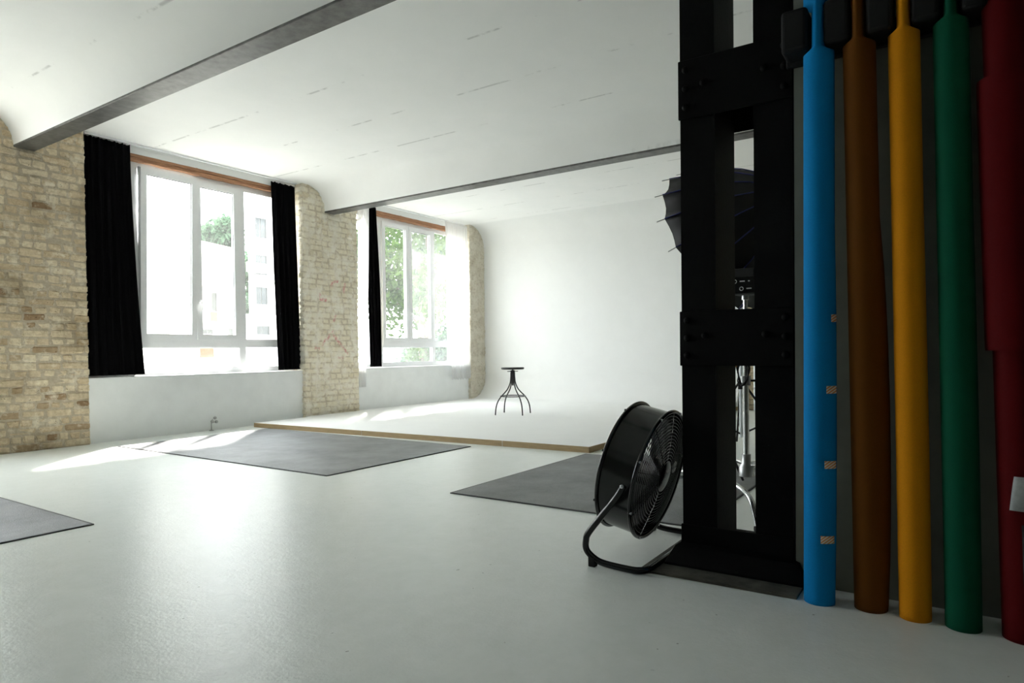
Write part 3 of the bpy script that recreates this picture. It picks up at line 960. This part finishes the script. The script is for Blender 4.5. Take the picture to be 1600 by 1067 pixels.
# stand: one bent tube on the floor with an arm up to each pivot
xL, xR = FC.x-FR-.045, FC.x+FR+.045
pivL = Vector((xL, FC.y-.035, FC.z+.0)); pivR = Vector((xR, FC.y-.035, FC.z))
def arm(x, px):
    return [(px, FC.y-.06, FC.z-.015), (px, FC.y-.015, FC.z-.085), (x, FC.y+.11, .165), (x, FC.y+.132, .115), (x, FC.y+.128, .07), (x, FC.y+.085, .036), (x, FC.y+.03, .022), (x, FC.y-.08, .017)]
pts = arm(xL, xL)+[(xL+.01, FC.y-.125, .016), (xL+.05, FC.y-.155, .016), (xL+.12, FC.y-.16, .016), (xR-.12, FC.y-.16, .016), (xR-.05, FC.y-.155, .016), (xR-.01, FC.y-.125, .016)]+arm(xR, xR)[::-1]
g = G(); g.tube(crom(pts, 5), .0155, 12); PF(g.build('stand_tube', 'black_gloss', None, True))
for x in (xL, xR):
    PF(box('rubber_foot', x-.016, x+.016, FC.y+.08, FC.y+.115, 0.0, .045, 'black_rubber', None, .003))
    s_ = 1 if x < FC.x else -1
    g = G(); g.lathe([(.009, .002), (.009, .008), (.005, .011)], 14, Matrix.Translation((x-s_*.013, FC.y-.06, FC.z-.015)) @ Matrix.Rotation(math.radians(-90*s_), 4, 'Y'), True)
    PF(g.build('pivot_bolt', 'grey_metal', None, True))
g = G(); g.tube(crom([FM @ Vector((.12, -.10, -h2-.02)), FM @ Vector((.24, -.06, -h2-.03)), (3.37, 1.15, .28), (3.40, 1.135, .10), (3.42, 1.12, .022), (3.46, 1.10, .018), (3.50, 1.115, .06), (3.50, 1.13, .3)], 6), .004, 7); PF(g.build('cord', 'black_rubber', None, True))

# ------------------------------------------------------------------ studio lights behind the column
def leg_dir(deg):
    return Vector((math.cos(math.radians(deg)), math.sin(math.radians(deg)), 0))
def roller_stand(sx, sy, hz, top, dirs, reach, label):
    le = empty('roller_light_stand', (sx, sy, 0)); tag(le, label, 'light stand', 'chrome roller stands')
    base = Vector((sx, sy, 0))
    g = G(); g.tube([(sx, sy, hz-.07), (sx, sy, .80)], .019, 16); adopt(le, g.build('lower_pole', 'chrome', None, True))
    g = G(); g.tube([(sx, sy, .80), (sx, sy, top)], .014, 14); adopt(le, g.build('upper_pole', 'chrome', None, True))
    g = G(); g.lathe([(.045, hz-.08), (.045, hz-.02), (.028, hz), (.028, hz+.06)], 18, Matrix.Translation(base), True); adopt(le, g.build('hub', 'grey_metal', None, True))
    g = G(); g.lathe([(.03, .77), (.03, .83)], 14, Matrix.Translation(base), True); adopt(le, g.build('collar', 'grey_metal', None, True))
    g = G(); g.tube([(sx, sy, .80), (sx+.03, sy-.055, .80)], .007, 8); adopt(le, g.build('clamp_knob', 'black_matt', None, True))
    for dg in dirs:
        d = leg_dir(dg)
        pts = [base+d*r_*reach/.47+Vector((0, 0, z*hz/.24)) for r_, z in ((.04, .235), (.16, .234), (.27, .222), (.345, .20), (.39, .165), (.42, .11), (.445, .045))]
        g = G(); g.tube(crom(pts, 5), .0155, 12); lg = g.build('leg', 'chrome', None, True); adopt(le, lg)
        q = base+d*(reach*.955); sd = d.cross(Vector((0, 0, 1)))
        g = G(); g.lathe([(.024, -.011), (.026, 0), (.024, .011)], 16, Matrix.Translation((q.x, q.y, .0262)) @ Vector((0, 0, 1)).rotation_difference(sd).to_matrix().to_4x4(), True)
        cs = g.build('caster', 'black_rubber', None, True); adopt(le, cs)
roller_stand(4.0, 1.221, .235, 1.30, (226, 110, 60), .47, 'chrome roller stand right behind the column, nearest bent leg in the gap')
SX, SY = 4.30, 1.117
roller_stand(SX, SY, .275, 1.335, (262, 325, 35), .43, 'chrome roller stand carrying the black flash head behind the column')

# lamp head with umbrella
he = empty('studio_flash_head', (SX, SY, 1.31)); tag(he, 'black studio flash head on the chrome stand behind the column', 'flash lamp')
UA = Vector((4.525, .918, 1.979))                 # umbrella apex
UAZ, UEL = 1.2618, -.4127
ua = Vector((math.cos(UAZ)*math.cos(UEL), math.sin(UAZ)*math.cos(UEL), math.sin(UEL)))
Ld = .4935
UC = UA+ua*Ld
adopt(he, box('lamp_body', SX-.10, SX+.10, SY-.09, SY+.065, 1.338, 1.50, 'black_matt', None, .015, 2))
adopt(he, box('control_panel', SX-.106, SX-.099, SY-.085, SY+.06, 1.345, 1.445, 'black_gloss', None, .002))
for (y, z) in ((SY+.035, 1.418), (SY-.005, 1.372)):
    g = G(); g.tube([(SX-.107, y+.011*math.cos(a*.5236), z+.011*math.sin(a*.5236)) for a in range(12)], .0022, 6, True); adopt(he, g.build('dial_mark', 'print_white', None, True))
    for dy, w in ((-.045, .03), (-.085, .010)):
        if y+dy > SY-.08:
            adopt(he, box('print_line', SX-.1078, SX-.1062, y+dy-w/2, y+dy+w/2, z-.003, z+.003, 'print_white'))
g = G(); g.lathe([(.022, 1.31), (.022, 1.338)], 14, Matrix.Translation((SX, SY, 0)), True); adopt(he, g.build('mount', 'grey_metal', None, True))
ue = empty('reflector_umbrella', tuple(UC)); tag(ue, 'large black reflector umbrella with navy ribs half hidden by the column', 'umbrella')
UR = .526; NR = 16
e1 = ua.cross(Vector((0, 0, 1))).normalized(); e2 = e1.cross(ua)
def upt(t, an, off=0):           # t 0 apex .. 1 rim
    r_ = UR*t; dd = Ld*(t**2.155)
    p = UA+ua*dd+(e1*math.cos(an)+e2*math.sin(an))*(r_+off)
    return p-ua*off
NT = 10; vs = []; fs = []
NA = NR*4
for j in range(NT+1):
    t = max(.02, j/NT*1.045)
    for i in range(NA):
        fr_ = (i % 4)/4
        sag = 1-.055*t*math.sin(math.pi*fr_)
        an = 2.167+2*math.pi*i/NA
        p = upt(t, an); c_ = UA+ua*Ld*(t**2.155)
        vs.append(c_+(p-c_)*sag)
for j in range(NT):
    for i in range(NA):
        fs.append((j*NA+i, j*NA+(i+1) % NA, (j+1)*NA+(i+1) % NA, (j+1)*NA+i))
me = mesh('canopy', vs, fs, True); o = link('canopy', me, 'umbrella_cloth'); md = o.modifiers.new('t', 'SOLIDIFY'); md.thickness = .002; adopt(ue, o)
for k in range(NR):
    an = 2.167+2*math.pi*k/NR
    g = G(); g.tube([upt(t, an, .003) for t in (.03, .15, .3, .45, .6, .75, .9, 1.045)], .0042, 6); adopt(ue, g.build('rib', 'navy_rib', None, True))
    g = G(); a_, b_ = upt(1.01, an, .001), upt(1.045, an, .001); d = (b_-a_).normalized()
    g.tube([a_-d*.03, b_+d*.055], .0035, 6); adopt(ue, g.build('rib_tip', 'grey_metal', None, True))
g = G(); g.tube([UA-ua*.03, UA+ua*.60], .005, 8); adopt(ue, g.build('shaft', 'grey_metal', None, True))

# black tripod and lamp that hold the umbrella
LP = UA+ua*.66
ke = empty('tripod_light_stand', (LP.x, LP.y, 0)); tag(ke, 'black tripod stand under the reflector umbrella behind the column', 'light stand')
g = G(); g.tube([(LP.x, LP.y, .10), (LP.x, LP.y, LP.z-.07)], .014, 12); adopt(ke, g.build('pole', 'black_matt', None, True))
for dg in (100, 220, 340):
    d = leg_dir(dg); q = Vector((LP.x, LP.y, 0))
    g = G(); g.tube([q+d*.02+Vector((0, 0, .62)), q+d*.42+Vector((0, 0, .012))], .010, 8); adopt(ke, g.build('leg', 'black_matt', None, True))
    g = G(); g.tube([q+d*.015+Vector((0, 0, .18)), q+d*.24+Vector((0, 0, .285))], .008, 8); adopt(ke, g.build('strut', 'black_matt', None, True))
ze = empty('umbrella_lamp', tuple(LP)); tag(ze, 'compact black lamp at the open end of the reflector umbrella', 'flash lamp')
LM = Matrix.Translation(LP) @ Vector((0, 0, 1)).rotation_difference(ua).to_matrix().to_4x4()
g = G(); g.lathe([(.05, -.055), (.062, -.05), (.062, .16), (.052, .17)], 24, LM @ Matrix.Translation((0, .05, 0)), True); adopt(ze, g.build('lamp_body', 'black_matt', None, True))
g = G(); g.lathe([(.018, -.09), (.018, -.05)], 12, Matrix.Translation(LP), True); adopt(ze, g.build('mount', 'grey_metal', None, True))

# second stand, thin and grey, further back
S2 = Vector((6.75, 1.80, 0))
te = empty('tripod_light_stand', tuple(S2)); tag(te, 'slim grey tripod light stand with black struts near the bare brick wall', 'light stand')
g = G(); g.tube([S2+Vector((0, 0, .12)), S2+Vector((0, 0, 2.0))], .017, 12); adopt(te, g.build('pole', 'pipe_white', None, True))
g = G(); g.lathe([(.03, .60), (.03, .68)], 12, Matrix.Translation(S2), True); adopt(te, g.build('collar', 'black_matt', None, True))
for dg in (20, 140, 260):
    d = leg_dir(dg)
    g = G(); g.tube([S2+d*.03+Vector((0, 0, .66)), S2+d*.52+Vector((0, 0, .012))], .011, 8); adopt(te, g.build('leg', 'black_matt', None, True))
    g = G(); g.tube([S2+d*.02+Vector((0, 0, .16)), S2+d*.30+Vector((0, 0, .30))], .009, 8); adopt(te, g.build('strut', 'black_matt', None, True))
# coiled cable hung on the chrome stand
g = G()
rn = random.Random(5); pts = []
for k in range(34):
    an = k*.62; pts.append((SX-.035+.012*math.sin(k*.9), SY+.01+.035*math.sin(an)+rn.uniform(-.008, .008), .945-.085+.085*math.cos(an)+rn.uniform(-.01, .01)))
g.tube(crom(pts, 5), .004, 6)
ce = empty('hanging_cable', (SX, SY, .86)); tag(ce, 'black cable looped over the chrome stand behind the column', 'cable')
adopt(ce, g.build('loops', 'black_rubber', None, True))
adopt(ce, box('orange_plug', SX-.06, SX-.03, SY+.04, SY+.075, .885, .945, 'orange_plastic', None, .008, 2))

# white pipes on the bare brick wall
for y, lab in ((2.905, 'white vertical pipe on the bare brick wall next to the backdrop'), (2.715, 'white vertical pipe on the bare brick wall, right of its twin')):
    e = empty('wall_pipe', (11.06, y, 0)); tag(e, lab, 'pipe', 'wall pipes')
    g = G(); g.tube([(11.075, y, .001), (11.075, y, 3.55)], .038, 14); adopt(e, g.build('pipe', 'pipe_white', None, True))
    for z in (.35, 1.5, 2.9):
        g = G(); g.lathe([(.044, z), (.044, z+.03)], 16, Matrix.Translation((11.075, y, 0)), True); adopt(e, g.build('bracket', 'grey_metal', None, True))

# small capped valve at the wall foot
ve = empty('capped_pipe_valve', (5.04, 8.20, 0)); tag(ve, 'small capped pipe with three round valve discs at wall foot below window', 'pipe valve')
g = G(); g.tube([(5.035, 8.20, .0), (5.035, 8.20, .115)], .007, 8); g.lathe([(.03, 0), (.03, .006), (.012, .012)], 14, Matrix.Translation((5.035, 8.20, 0)), True); adopt(ve, g.build('stub_pipe', 'grey_metal', None, True))
g = G(); g.tube([(5.035, 8.20, .11), (5.055, 8.20, .15)], .006, 8); g.tube([(5.035, 8.20, .10), (5.10, 8.20, .115)], .006, 8); adopt(ve, g.build('branch', 'grey_metal', None, True))
for x, z in ((5.045, .122), (5.085, .165), (5.105, .112)):
    g = G(); g.lathe([(0, .016), (.014, .015), (.019, .010), (.019, -.01)], 16, Matrix.Translation((x, 8.195, z)) @ Matrix.Rotation(math.radians(90), 4, 'X')); adopt(ve, g.build('valve_disc', 'grey_metal', None, True))

# ------------------------------------------------------------------ outside
GZ = -.6
o = box('ground_outside', -30, 70, 8.76, 80, GZ-.3, GZ, 'pavement'); struct(o, 'pale paving outside the windows')
def facade_window(parent, x0, x1, y, z0, z1, mull=1):
    """recessed look: frame proud, panes set back"""
    g = G(); t = .035
    frame_rect(g, x0, x1, z0, z1, t, y-.06, y+.02)
    f = g.build('window', 'far_frame'); adopt(parent, f)
    n = mull+1
    for k in range(n):
        a = x0+t+(x1-x0-2*t)*k/n; b_ = x0+t+(x1-x0-2*t)*(k+1)/n
        p = box('pane', a+.015, b_-.015, y-.03, y+.01, z0+t, z1-t, 'far_glass'); p.parent = f
te = empty('brick_chimney_tower', (8.9, 16.6, GZ)); tag(te, 'white-washed brick tower seen through the tilted sash', 'building')
adopt(te, box('shaft', 8.35, 9.40, 16, 17.4, GZ, 3.35, 'tower_brick')); adopt(te, box('upper_shaft', 8.62, 9.42, 16.05, 17.3, 3.35, 9, 'render_white')); adopt(te, box('ledge', 8.33, 9.44, 15.95, 17.4, 3.31, 3.40, 'render_cream'))
be = empty('far_facade', (12.6, 26.5, GZ)); tag(be, 'distant pale facade with a column of small windows left of the tower', 'building')
adopt(be, box('wall', 9.5, 13.75, 26, 30, GZ, 14, 'render_white'))
for z in (1.2, 2.2, 3.0, 4.2, 5.3, 6.2, 7.3):
    facade_window(be, 13.05, 13.6, 26, z, z+.55, 0)
    facade_window(be, 12.3, 12.85, 26, z, z+.55, 0)
adopt(be, box('band', 12.9, 13.8, 25.9, 26, .85, 1.0, 'balcony'))
ge = empty('gabled_house', (20, 33, GZ)); tag(ge, 'white gabled house with a tan panel under a narrow window', 'building')
g = G(); g.prism([(16.0, GZ), (21.45, GZ), (21.45, 6.55), (19.1, 6.75), (16.5, 7.4), (16.0, 7.4)], 1, 32, 38); adopt(ge, g.build('wall', 'render_white'))
g = G(); g.prism([(15.9, 7.46), (16.5, 7.46), (19.1, 6.81), (21.6, 6.60), (21.6, 6.52), (19.1, 6.73), (16.5, 7.38), (15.9, 7.38)], 1, 31.8, 38.2); adopt(ge, g.build('roof', 'balcony'))
facade_window(ge, 19.72, 20.06, 32, 3.24, 4.24, 0); adopt(ge, box('tan_panel', 19.71, 20.07, 31.95, 32.0, 2.74, 3.22, 'tan_panel'))
facade_window(ge, 19.21, 19.80, 32, 2.06, 2.34, 1); facade_window(ge, 20.65, 21.3, 32, 2.0, 2.42, 1)
adopt(ge, box('tan_shutter', 19.10, 19.82, 31.94, 32.0, .88, 1.36, 'tan_panel'))
adopt(ge, box('tan_shutter', 21.1, 21.3, 31.94, 32.0, 2.85, 3.5, 'tan_panel'))
facade_window(ge, 19.82, 20.12, 32, .30, .44, 0)
for k in range(14):
    adopt(ge, box('baluster', 18.9+k*.18, 18.93+k*.18, 31.5, 31.54, 4.62, 5.25, 'balcony'))
adopt(ge, box('balcony_rail', 18.6, 21.4, 31.48, 31.56, 5.25, 5.31, 'balcony')); adopt(ge, box('balcony_slab', 18.6, 21.4, 31.4, 32, 4.5, 4.62, 'render_cream'))
for k in range(8):
    adopt(ge, box('fence_slat', 19.9+k*.17, 20.03+k*.17, 31.85, 31.9, .75, 1.3, 'balcony'))
re2 = empty('apartment_block', (17.5, 25, GZ)); tag(re2, 'pale apartment block with balconies seen through the right pane', 'building')
g = G(); g.prism([(16.2, 24), (22, 24), (24, 29), (19.8, 29)], 2, GZ, 2.55); adopt(re2, g.build('wall', 'render_white'))
g = G(); g.prism([(16.75, 24.4), (22, 24.4), (24, 29), (20.0, 29)], 2, 2.55, 9.5); adopt(re2, g.build('upper_wall', 'render_cream'))
adopt(re2, box('terrace_slab', 16.2, 20, 23.6, 24.4, 2.48, 2.64, 'render_white'))
for z in (3.0, 4.35, 5.9):
    facade_window(re2, 17.02, 17.62, 24.4, z-.02, z+.85, 1)
    facade_window(re2, 18.1, 18.7, 24.4, z-.02, z+.85, 1)
facade_window(re2, 16.75, 17.40, 24, 1.80, 2.20, 1); facade_window(re2, 17.9, 18.5, 24, 1.80, 2.20, 1)
for k in range(16):
    adopt(re2, box('balcony_panel', 16.25+k*.2, 16.42+k*.2, 23.62, 23.65, 2.64, 3.05, 'balcony'))
adopt(re2, box('balcony_front', 16.3, 17.7, 23.8, 23.9, 4.35, 4.75, 'balcony'))

def tree(x, y, h, r, n, mat, label, seed, z0=None, size=.11, trunk=.16, squash=1.0, crown0=.15):
    rn = random.Random(seed)
    e = empty('tree', (x, y, GZ)); tag(e, label, 'tree', 'trees outside')
    g = G(); pts = [(x, y, GZ)]
    for k in range(1, 5):
        pts.append((x+rn.uniform(-.15, .15), y+rn.uniform(-.15, .15), GZ+h*.8*k/4))
    g.tube(crom(pts, 3), .1, 8, radii=[trunk*(1-.75*i/12) for i in range(13)]); adopt(e, g.build('trunk', 'bark', None, True))
    g = G()
    blobs = []
    for k in range(22):
        a = rn.uniform(0, 6.28); zz = GZ+h*(crown0+(.97-crown0)*rn.random()); f = (zz-GZ)/h
        rad = r*math.sin(math.pi*min(.93, max(.18, (f-crown0)/(1-crown0)*.85+.15)))**.6
        q = rad*math.sqrt(rn.random())*.85
        c = Vector((x+q*math.cos(a), y+q*math.sin(a)*squash, zz)); blobs.append((c, r*rn.uniform(.26, .45)))
        tp = Vector((x, y, max(GZ+.3*h*crown0+.5, zz-rn.uniform(.5, 1.2))))
        g.tube([tp, tp.lerp(c, .55)+Vector((0, 0, .12)), c], .02, 5, radii=[.05, .03, .012])
    adopt(e, g.build('branches', 'bark', None, True))
    vs = []; fs = []
    for i in range(n):
        c, br = rn.choice(blobs)
        d = Vector((rn.gauss(0, 1), rn.gauss(0, 1), rn.gauss(0, .8))).normalized()*br*rn.random()**.45
        p = c+d
        nrm = Vector((rn.gauss(0, 1), rn.gauss(0, 1), rn.gauss(.4, 1))).normalized()
        a = nrm.orthogonal().normalized(); a.rotate(Quaternion(nrm, rn.uniform(0, 6.28))); b_ = nrm.cross(a)
        s = size*rn.uniform(.6, 1.25); k = len(vs)
        vs += [tuple(p-a*s), tuple(p-b_*s*.45+a*s*.1+nrm*s*.1), tuple(p+a*s), tuple(p+b_*s*.45+a*s*.1+nrm*s*.1)]
        fs.append((k, k+1, k+2, k+3))
    me = bpy.data.meshes.new('foliage'); me.from_pydata(vs, [], fs)
    f = link('foliage', me, mat); f['kind'] = 'stuff'; adopt(e, f)
    return e
tree(14.4, 12.6, 13, 2.4, 20000, 'leaf_bright', 'bright green tree close behind the left panes of the stage window', 1, crown0=.08)
tree(17.2, 14.8, 12, 2.6, 16000, 'leaf_blue', 'blue-green tree behind the middle and right panes of stage window', 2, crown0=.08)
tree(16.0, 17.5, 13, 3.0, 9000, 'leaf_bright', 'tall tree further back filling the stage window', 3)
tree(14.2, 11.7, 1.9, 1.2, 4000, 'leaf_blue', 'low shrub seen through the lower pane of stage window', 4, size=.1, trunk=.06, crown0=.02)
tree(29.0, 45, 11.4, 3.4, 9000, 'leaf_blue', 'tree top showing above the white gabled house', 5, size=.3, trunk=.3)
